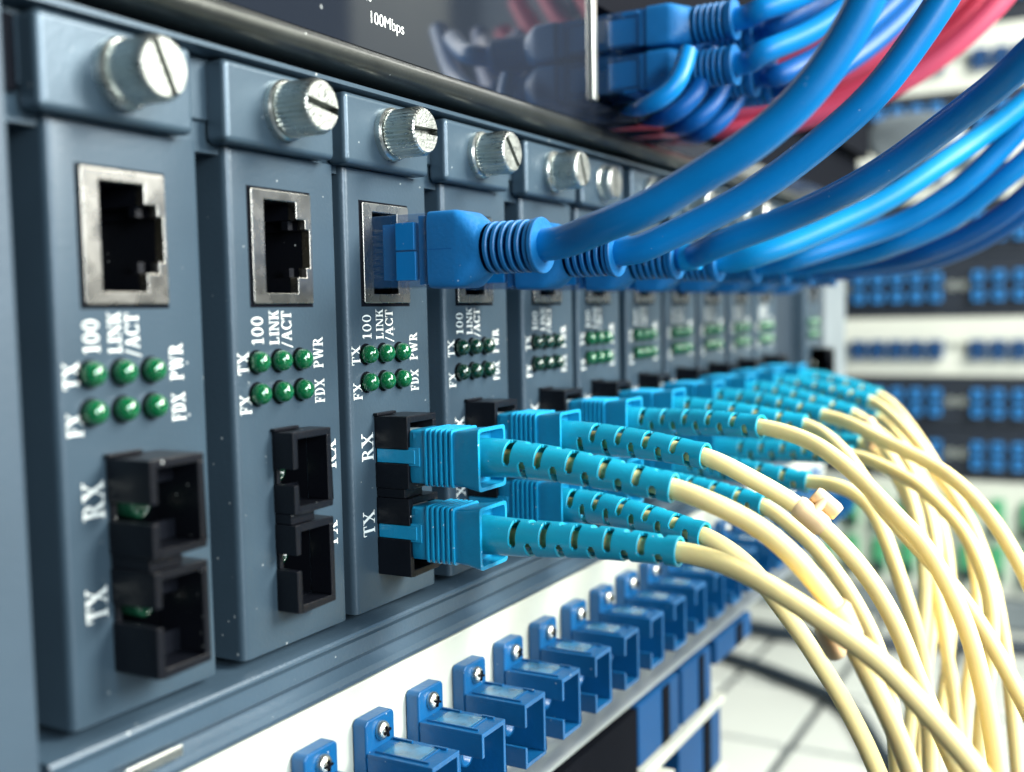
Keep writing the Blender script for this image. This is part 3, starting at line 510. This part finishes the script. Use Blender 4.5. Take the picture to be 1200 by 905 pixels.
# ================================================================== FIBRE PATCH CORDS
def fibre_plug(root):
    mb = MB(); mb.box(-3.45, 3.45, -6.9, 2, -3.9, 3.9); mb.build('inner_body', 'inner', root, bevel=.2)
    mb = MB(); R = []
    for (y, wx, wz) in ((-6.3, 7.1, 8.3), (-6.6, 7.4, 8.6), (-9.2, 7.4, 8.6)): R.append((y, wx, wz))
    y = -9.2
    for q in range(6): R += [(y-.05, 7.3, 8.5), (y-.12, 7.95, 9.2), (y-.45, 7.95, 9.2), (y-.52, 7.3, 8.5), (y-.95, 7.3, 8.5)]; y -= .95
    R += [(-15.2, 7.5, 8.7), (-16.8, 7.7, 8.9), (-18.6, 8.3, 9.6), (-19.4, 8.5, 9.8)]
    L = [[(a, yy, b) for a, b in rrect(0, 0, wx, wz, 14, 36)] for yy, wx, wz in R]
    L += [[(a, -19.4, b) for a, b in rrect(0, 0, 7.3, 8.6, 14, 36)], [(a, -17.2, b) for a, b in rrect(0, 0, 6.9, 8.1, 14, 36)]]
    mb.rings(L, True, True, True); h = mb.build('outer_housing', 'teal', root, smooth_angle=30)
    mb = MB(); mb.box(-4.15, -3.2, -7.6, -.3, -1.1, 1.1); mb.box(-3.95, -3.0, -8.4, -6.2, -1.5, 1.5); mb.add([(-3.78,-8.1,3.4),(-3.78,-7.2,3.95),(-3.78,-7.2,2.85)], [(0,1,2)])
    mb.build('key', 'teal', root, bevel=.12)
def boot_mesh(root, P, roll):
    """slotted strain relief on the polyline P (root space), slots are real openings"""
    L = [0]
    for a, b in zip(P, P[1:]): L.append(L[-1]+(b-a).length)
    T = L[-1]; F = frames(P)
    def at(s):
        s = min(max(s, 0), T-1e-6); k = max(j for j in range(len(L)) if L[j] <= s); k = min(k, len(P)-2)
        t = (s-L[k])/(L[k+1]-L[k]); f0, f1 = F[k], F[k+1]
        return P[k].lerp(P[k+1], t), f0[1].lerp(f1[1], t).normalized(), f0[2].lerp(f1[2], t).normalized()
    pitch = 2.62; first = T-1.6-9.6*pitch; slots = [(first+k*pitch, first+k*pitch+1.2) for k in range(10)]
    cuts = sorted({0.0, 1.2, T-.02, T-.6}|{v for a, b in slots for v in (a, b, a+.24, b-.24) if v > 0})
    n = 45; th = .5
    def rad(s):
        base = 3.1+(2.1-3.1)*(s/T)
        return base+(.12 if s > T-.7 else 0)
    outer = []; inner = []
    for s in cuts:
        p, u, w = at(s); r = rad(s)
        outer.append([tuple(p+(u*math.cos(2*math.pi*j/n)+w*math.sin(2*math.pi*j/n))*r) for j in range(n)])
        inner.append([tuple(p+(u*math.cos(2*math.pi*j/n)+w*math.sin(2*math.pi*j/n))*(r-th if r-th > 1.52 else 1.53)) for j in range(n)])
    keep = {}
    for i in range(len(cuts)-1):
        m = (cuts[i]+cuts[i+1])/2
        sk = next((k for k, (a, b) in enumerate(slots) if a <= m <= b), None)
        for j in range(n):
            k = True
            if sk is not None and slots[sk][0] > 2.0:
                ang = (360*(j+.5)/n-roll-(90 if sk % 2 else 0)) % 180
                if min(ang, 180-ang) < (53 if slots[sk][0]+.24 < m < slots[sk][1]-.24 else 45): k = False
            keep[i, j] = k
    mb = MB(); nr = len(cuts); vs = [p for r in outer for p in r]+[p for r in inner for p in r]; o = nr*n; fs = []
    for (i, j), k in keep.items():
        if not k: continue
        j2 = (j+1) % n; q = (i*n+j, i*n+j2, (i+1)*n+j2, (i+1)*n+j); fs.append(q); fs.append(tuple(v+o for v in q[::-1]))
        for (a, b, e) in ((i-1, j, (q[0], q[1])), (i+1, j, (q[3], q[2])), (i, (j-1) % n, (q[0], q[3])), (i, j2, (q[1], q[2]))):
            if not keep.get((a, b), False): fs.append((e[0], e[1], e[1]+o, e[0]+o))
    mb.add(vs, fs); return mb.build('strain_relief', 'teal2', root, smooth_angle=38, bevel=.09)
proto_fibre = empty('fibre_cable'); fibre_plug(proto_fibre)
FIBRES = [proto_fibre]+[copy_tree(proto_fibre) for _ in range(15)]
FL = {(2,'r'): 'sharpest yellow fibre cord, cyan plug in the RX port at picture centre',
 (2,'t'): 'lowest front yellow fibre cord, cyan plug in the TX port, crossing over the others',
 (3,'r'): 'yellow fibre cord carrying the upper pinkish clip, boot just above the sharpest one',
 (3,'t'): 'yellow fibre cord whose boot with white-edged slots peeks between the two front plugs',
 (4,'r'): 'yellow fibre cord from the third top-row cyan plug, falling in a straight diagonal',
 (4,'t'): 'yellow fibre cord with its cyan boot tip showing below the second top-row cord',
 (5,'r'): 'yellow fibre cord merging with the long diagonal one and crossing to the right edge',
 (5,'t'): 'yellow fibre cord leaving a dark cyan boot in the lower row, bending down steeply',
 (6,'r'): 'yellow fibre cord reaching farthest right, sweeping in front of the green adapter panel',
 (6,'t'): 'yellow fibre cord bowed under the one that reaches farthest right',
 (7,'r'): 'yellow fibre cord hanging nearly vertical behind the diagonal pair',
 (7,'t'): 'thin yellow fibre cord hanging deep in the bundle, left of the green adapters',
 (8,'r'): 'yellow fibre cord from the outermost top boot, crossing the black patch panels',
 (8,'t'): 'yellow fibre cord beneath the outermost top boot, dropping through the bundle',
 (9,'r'): 'farthest top-row yellow fibre cord, plug next to the dark blank plate',
 (9,'t'): 'farthest lower-row yellow fibre cord, mostly hidden in the bundle'}
fib = {}
for (i, w), pts in FIBRE_PATHS.items():
    z = -40.3 if w == 'r' else -52.5
    o = FIBRES.pop(0)
    fib[i, w] = o
    loc = Vector((MX[i]+10.35, 0, z)); o.location = loc*S
    tip = Vector(pts[0]); tip = Vector((tip.x, tip.y, tip.z))
    d = (Vector(pts[1])-tip).normalized()
    A = Vector((loc.x, -17.5, loc.z)); Bm = Vector((loc.x, -24, loc.z))
    mid = Bm.lerp(tip, .5)+Vector((0, 0, .35))
    P = smooth_line(spline([A, Bm, mid, tip], .8), 5); P = [p-loc for p in P]
    boot_mesh(o, P, random.choice([45, 40, 52, 38]) if (i, w) != (2, 't') else 60)
    allp = [A, Bm, mid, tip]+[Vector(p) for p in pts[1:]]
    Q = spline(allp, 1.3); Q = smooth_line(Q, 6); Q = [q-loc for q in Q]
    mb = MB(); tube(mb, Q, 1.47, 18); mb.build('fibre_jacket', 'yellow', o, fix=False)
    tag(o, FL[i, w], 'fibre cord', 'yellow fibre cords plugged into the converters')

# small duplex clips snapped on the fibre cords
def clip(p, d, side, label, s=1.0):
    d = Vector(d).normalized(); side = Vector(side); side = (side-d*side.dot(d)).normalized(); up = d.cross(side)
    o = empty('cord_clip', p); mb = MB()
    for c, L, r, off in ((0, 2.9, 1.85, 0), (1, 2.4, 1.5, .6)):
        ring = []
        for q in range(9):
            t = -1+2*q/8; rr = r*(1 if abs(t) < .95 else .82)
            ring.append([tuple(side*(c*3.25)+d*(t*L+off)+(side*math.cos(2*math.pi*j/20)+up*math.sin(2*math.pi*j/20))*rr) for j in range(20)])
        mb.rings(ring, True, True, True)
    o2 = mb.build('clasp', 'clip', o, smooth_angle=45)
    mb = MB(); P = [side*(k/6*3.0+.2)+up*.9 for k in range(7)]; tube(mb, P, .75, 12); mb.build('bridge', 'clip', o, fix=False)
    tag(o, label, 'cable clip'); return o
def on(path, k, t=.5):
    a, b = Vector(path[k]), Vector(path[k+1]); return a.lerp(b, t), b-a
p, d = on(FIBRE_PATHS[3,'r'], 3, .35); clip(p, d, (.35, .15, 1), 'pinkish beige clip on the fibre cord just above the boots')
p, d = on(FIBRE_PATHS[2,'r'], 6, .2); clip(p, d, (-.9, .5, -.6), 'beige clip hooked under the crossing front fibre cord')
p, d = on(FIBRE_PATHS[7,'r'], 1, .2); clip(p, d, (.3, .1, -1), 'blurred beige clip beside the farthest cyan boots')

# ================================================================== WHITE FIBRE PATCH PANEL below the chassis
def blue_adapter(root):
    a = empty('fibre_adapter'); a.parent = root
    mb = MB(); mb.plate([(.6,-79.3),(6.8,-79.3),(7.4,-79.9),(7.4,-99.3),(6.8,-99.9),(.6,-99.9),(0,-99.3),(0,-79.9)], [[(1,-85.2),(6.6,-85.2),(6.6,-94.2),(1,-94.2)]], -5.7, -3.05)
    f = mb.build('flange', 'adapt', a, bevel=.35, seg=3)
    x0, x1, zt, zb, yb, yf, t = 0.02, 7.5, -84.1, -95.3, -5.72, -17.6, .75
    mb = MB(); c = (zt+zb)/2-.2; k = 1.75
    mb.box(x0, x1, yf, yb, zt-t, zt); mb.box(x0, x1, yf, yb, zb, zb+t); mb.box(x1-t, x1, yf, yb, zt-t, zb+t)
    mb.box(x0, x0+t, yf, yb, zt-t, c+k); mb.box(x0, x0+t, yf, yb, c-k, zb+t); mb.box(x0+.2, x0+t, yf+4.5, yb, c+k, c-k)
    mb.box(x0+t, x1-t, yb-.9, yb, zt-t, zb+t)
    b = mb.build('sleeve', 'adapt', a, bevel=.13)
    mb = MB(); mb.lathe([(yb-.9, 2.0), (-12.5, 2.0), (-12.5, 1.3), (-7, 1.3)], 3.75, (zt+zb)/2, 18); mb.build('ferrule_sleeve', 'adapt', a)
    mb = MB(); mb.box(1.35, 6.2, -14.3, -7.6, zt-.02, zt+.10); mb.build('label_window', 'window', a, bevel=.05)
    mb = MB(); mb.box(.95, 1.25, -16.3, -6.6, zt-.02, zt+.28); mb.box(6.35, 6.75, -9.6, -6.0, zt-.02, zt+.35); mb.box(6.35, 6.75, -16.0, -13.8, zt-.02, zt+.35); mb.box(1.3, 6.3, -14.9, -14.6, zt-.02, zt+.16); mb.build('rib', 'adapt', a)
    for zc in (-81.7, -97.5):
        s = empty('screw', (3.75, -5.7, zc)); s.parent = a
        mb = MB(); pr = [(0, 1.5), (-.25, 1.52)]+[(-.25-1.0*math.sin(q), 1.52*math.cos(q)) for q in [math.pi/2*j/6 for j in range(1, 6)]]+[(-1.25, .001)]
        mb.lathe(pr, 0, 0, 24); mb.build('screw_head', 'steel', s)
        mb = MB(); mb.box(-.85, .85, -1.42, -.9, -.16, .16); mb.box(-.16, .16, -1.43, -.9, -.85, .85); q = mb.build('cross_recess', 'void', s); q.rotation_euler = (0, .6, 0)
    return a
def patch_panel(zoff, label, x_from, n):
    root = empty('fibre_patch_bay', (0, 0, zoff)); tag(root, label, 'patch panel')
    mb = MB(); prof_x(mb, [(20, -74.3), (-3.0, -74.3), (-3.0, -101.4), (20, -101.4)], -5.6, 352); f = mb.build('front_plate', 'white', root, bevel=.2)
    mb = MB(); pr = [(20, -101.5)]
    for q in range(0, 9):
        t = math.pi/2*q/8; pr.append((-3.0-3.6*(1-math.cos(t)), -101.5-3.4*math.sin(t)))
    pr += [(-8.4, -105.2), (-9.4, -105.5), (-9.9, -106.0), (-9.9, -106.6), (-9.3, -106.9), (20, -106.9)]
    prof_x(mb, pr, -5.6, 352, smooth=False); mb.build('metal_lip', 'lip', root, smooth_angle=40)
    a0 = None
    for k in range(n):
        a = blue_adapter(root) if a0 is None else copy_tree(a0, root)
        if a0 is None: a0 = a
        a.location = ((x_from+14.13*k)*S, 0, 0)
        for ch in a.children:
            if ch.name.startswith('screw'): ch.rotation_euler = (0, random.uniform(0, 3), 0)
    return root
pp = patch_panel(0, 'white patch panel with a row of deep blue fibre adapters under the chassis', 18.6, 23)

# second panel further down: only its far end shows
lp = empty('lower_adapter_block', (150, 0, -120)); tag(lp, 'stack of blurred large blue adapters with pale edges beneath the white panel', 'adapter stack')
def blk(x0, x1, z0, z1, name='blue_adapter', y=-16, m='far_blue2'):
    g = empty(name); g.parent = lp; 
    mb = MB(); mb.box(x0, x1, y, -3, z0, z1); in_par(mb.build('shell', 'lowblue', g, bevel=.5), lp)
    mb = MB(); mb.box(x0+(x1-x0)*.55, x0+(x1-x0)*.72, y-.3, y, z0+.3, z1-.3); in_par(mb.build('groove', 'void', g), lp)
blk(194, 226, -114.0, -107.2, y=-11); blk(168, 190, -121.6, -107.2, y=-11); blk(140, 166, -121.6, -107.2, y=-11); blk(164, 196, -141, -125.0, y=-11.5); blk(164, 198, -162, -144.5, y=-11.5); blk(118, 150, -141, -128, y=-11.5); blk(118, 150, -162, -144.5, y=-11.5)
mb = MB(); mb.box(140, 197, -12.5, -1, -124.6, -122.2); mb.box(140, 198, -12.5, -1, -144.0, -141.6); mb.box(100, 152, -15, -3, -127.4, -125.6); in_par(mb.build('spacer', 'white', lp, bevel=.4), lp)
mb = MB(); mb.box(-5, 139, -11, -2, -123.5, -107.5); in_par(mb.build('backing', 'void', lp), lp)

# ================================================================== TOP SWITCH with glossy front
sw = empty('network_switch', (0, 0, 22)); tag(sw, 'glossy black network switch lettered 100Mbps above the chassis', 'network switch')
mb = MB(); mb.box(-90, 134.4, -4, 60, 22.6, 140); mb.box(134.4, 440, -4, 60, 22.6, 27.6); in_par(mb.build('front_panel', 'gloss', sw), sw)
mb = MB(); mb.box(134.5, 136.6, -4.9, 2, 27.7, 140); in_par(mb.build('port_frame', 'silver', sw, bevel=.3), sw)
mb = MB(); mb.box(136.6, 440, 2, 60, 27.7, 50); mb.box(136.6, 440, -3, 60, 49.5, 140); in_par(mb.build('port_bay', 'void', sw), sw)
mb = MB(); prof_x(mb, [(60, 22.5), (-3.0, 22.5), (-4.4, 22.3), (-5.3, 21.6), (-5.6, 20.5), (-5.3, 19.4), (-4.2, 18.8), (-2, 18.6), (60, 18.4)], -90, 440); in_par(mb.build('trim_bar', 'bar', sw, smooth_angle=60), sw)
cu = bpy.data.curves.new('tmp', 'FONT')
def text_obj(txt, size, loc, name='lettering'):
    cu = bpy.data.curves.new('lettering', 'FONT'); cu.body = txt; cu.size = size*S; cu.align_x = 'LEFT'
    o = bpy.data.objects.new('tmp_text', cu); COL.objects.link(o); bpy.context.view_layer.update()
    me = bpy.data.meshes.new_from_object(o); bpy.data.objects.remove(o)
    me.materials.clear(); me.materials.append(M['print']); q = bpy.data.objects.new(name, me); COL.objects.link(q)
    q.location = Vector(loc)*S; q.rotation_euler = (math.pi/2, 0, 0); return q
t = text_obj('100Mbps', 2.55, (55.2, -4.03, 26.75)); t.parent = sw; t.location -= sw.location
t = text_obj('Act', 2.55, (52.2, -4.03, 29.9)); t.parent = sw; t.location -= sw.location

# cords plugged into the switch
UL = {'t0': 'nearest upper row blue ethernet cord plugged into the switch at top centre',
 'b0': 'nearest lower row blue ethernet cord of the switch, right under the top one',
 't1': 'second upper row blue ethernet cord of the switch, partly behind the first',
 'b1': 'second lower row blue ethernet cord of the switch, its ribs peeking below the first',
 't2': 'third upper row blue ethernet cord of the switch, mostly hidden',
 'b2': 'third lower row blue ethernet cord of the switch, dark ribs above the red bundle'}
for k in range(3):
    for w, z in (('t', 42.8), ('b', 33.4)):
        x = 145.3+k*14.2
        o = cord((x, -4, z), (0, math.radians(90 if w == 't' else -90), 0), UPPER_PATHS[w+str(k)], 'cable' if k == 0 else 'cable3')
        tag(o, UL[w+str(k)], 'ethernet cord', 'blue ethernet cords plugged into the switch')
AL = ['first short blue arc of cable below the switch plugs', 'second short blue arc of cable below the switch plugs', 'third short blue arc of cable below the switch plugs', 'last short dark blue arc of cable below the switch plugs']
for k, a in enumerate(ARC_PATHS):
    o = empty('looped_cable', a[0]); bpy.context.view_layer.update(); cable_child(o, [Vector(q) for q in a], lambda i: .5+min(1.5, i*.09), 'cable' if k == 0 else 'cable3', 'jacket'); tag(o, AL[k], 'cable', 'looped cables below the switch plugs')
for k, a in enumerate(RED_PATHS):
    o = empty('red_cable', a[0]); bpy.context.view_layer.update(); cable_child(o, [Vector(q) for q in a], 3.0, 'red', 'jacket')
    tag(o, 'crimson cable %s of the red bundle behind the blue cords' % ['at the lower edge', 'second from the lower edge', 'third from the lower edge', 'in the middle', 'third from the upper edge', 'second from the upper edge', 'at the upper edge'][k], 'cable', 'red cable bundle')

# ================================================================== FAR RACK: patch panels facing the aisle
XF = 795
def small_adapter(root, y, z, m, w=9.4, h=9.6):
    a = empty('adapter'); a.parent = root; a.location = Vector((0, y, z))*S
    mb = MB(); mb.plate([(-w/2, -h/2), (w/2, -h/2), (w/2, h/2), (-w/2, h/2)], [[(-1.6, -2.0), (1.6, -2.0), (1.6, 2.0), (-1.6, 2.0)]], -7, 0); b = mb.build('shell', m, a, bevel=.4); b.rotation_euler = (0, 0, -math.pi/2)
    mb = MB(); mb.box(-1.7, 1.7, -1.5, -1, -2.1, 2.1); c = mb.build('port', 'void', a); c.rotation_euler = (0, 0, -math.pi/2)
    return a
def far_panel(z0, z1, style, label):
    root = empty('far_patch_bay', (XF, 0, z0)); tag(root, label, 'patch panel', 'patch panels in the far rack')
    H = z1-z0; mb = MB(); mb.box(0, 12, -330, 240, .4, H-.4); mb.build('front_plate', 'far_white' if style in 'wg' else 'far_black', root, bevel=.6)
    ys = []
    g = 0
    for blkk in range(-3, 3):
        for q in range(5):
            y = 72.5-14.15*q-86.2*blkk
            if -210 < y < 150: ys.append(y)
    proto = None
    if style in 'bw':
        rows = (H*.66, H*.36) if style == 'b' else (H*.46,)
        for y in ys:
            for zz in rows:
                if proto is None: proto = small_adapter(root, y, zz, 'far_blue' if style == 'b' else 'far_deep', 7.2 if style == 'b' else 10.5, 8.0 if style == 'b' else 14)
                else: c = copy_tree(proto, root); c.location = Vector((0, y, zz))*S
        for blkk in range(-2, 3):
            yc = 1.2-86.2*blkk
            for dy in (-4.2, 4.2):
                mb = MB(); mb.lathe([(0, 3.3), (-1.2, 3.3), (-1.2, 1.7), (0, 1.7)], 0, 0, 16); q = mb.build('washer', 'far_label', root); q.rotation_euler = (0, 0, -math.pi/2); q.location = Vector((0, yc+dy, H*.52))*S
    elif style == 'g':
        for k in range(16):
            y = 120-21.2*k
            for zz in (H*.68, H*.28):
                if proto is None:
                    proto = empty('adapter'); proto.parent = root
                    mb = MB(); mb.box(-7, 0, -4.6, 4.6, -13, 15); mb.build('shell', 'green', proto, bevel=.8)
                    mb = MB(); mb.box(-10, -7.1, -4.0, 4.0, -12, -3); mb.build('dust_cap', 'far_black', proto, bevel=1.0); c = proto
                else: c = copy_tree(proto, root)
                c.location = Vector((0, y, zz))*S
    return root
far_panel(-240, -152, 'g', 'white panel of green adapters low in the far rack')
far_panel(-152, -113, 'b', 'lowest black patch panel of the far rack, right above the green adapters')
far_panel(-113, -73, 'b', 'black patch panel just under the bright white one in the far rack')
far_panel(-73, -28, 'w', 'bright white patch panel across the far rack behind the boots')
far_panel(-28, 17, 'b', 'black patch panel directly above the bright white one in the far rack')
far_panel(17, 60, 'b', 'black patch panel just below the upper white one, crossed by blue cords')
far_panel(60, 104, 'w', 'white patch panel glimpsed between the blue cords at right')
far_panel(104, 140, 'b', 'black patch panel under the red bundle in the far rack')
far_panel(140, 186, 'w', 'white patch panel beside the red bundle at upper right')
far_panel(186, 240, 'b', 'topmost dark patch panel in the far rack')
# rack frame and cable tray around them
fr = empty('equipment_rack', (XF+20, 0, -262)); tag(fr, 'dark steel frame of the far rack behind all the cables', 'rack')
mb = MB(); mb.box(XF-2, XF+60, -420, -331, -262, 400); mb.box(XF-2, XF+60, 241, 300, -262, 400); in_par(mb.build('upright', 'ear', fr, bevel=2), fr)
mb = MB(); mb.box(XF-10, XF+40, -420, 300, -262, -240.5); in_par(mb.build('base_rail', 'grey', fr, bevel=2), fr)
# dark loose cables lying in front of the plinth of the far rack
def loose(pts, r, m, label):
    o = empty('loose_cable', pts[0]); bpy.context.view_layer.update(); cable_child(o, [Vector(p) for p in pts], r, m, 'jacket'); tag(o, label, 'cable')
loose([(740, 260, -256), (700, 150, -256), (690, 60, -256), (720, -20, -256), (735, -120, -256), (730, -300, -256)], 5.5, 'slate', 'dark cable lying on the pale floor in front of the far rack')
loose([(640, 160, -257), (600, 80, -257), (560, 30, -257), (480, -10, -257), (430, -60, -257)], 4.5, 'slate', 'dark cable curving over the pale floor tiles towards the viewer')
# near rack post and cable manager between the switch and the far rack
po = empty('rack_post', (452, 30, -66)); tag(po, 'dark upright rack post behind the blue cords', 'rack post')
mb = MB(); mb.box(440, 470, 14, 26, -60, 100); in_par(mb.build('post', 'ear', po, bevel=1), po)
cm = empty('cable_manager', (560, 60, 40)); tag(cm, 'pale grey cable manager with round holes behind the second blue cord', 'cable manager')
mb = MB(); mb.box(420, 430, 28, 120, 20, 62); in_par(mb.build('bracket_plate', 'far_white', cm, bevel=2), cm)
for y, z in ((52, 54), (62, 50), (57, 44)):
    mb = MB(); mb.box(-1, 1, -3, 3, -3, 3); h = mb.build('hole', 'void', cm, bevel=1); h.location = Vector((419.2-560, y-60, z-40))*S
gd = empty('grey_duct', (520, -8, 66)); tag(gd, 'rounded grey duct end seen above the third blue cord', 'duct')
mb = MB(); R = [[(x, a, b) for a, b in rrect(-9, 70, w, 24, 3, 24)] for x, w in ((520, 40), (522, 46), (600, 46))]; mb.rings(R, True, True, True); in_par(mb.build('duct_shell', 'grey', gd, smooth_angle=50), gd)
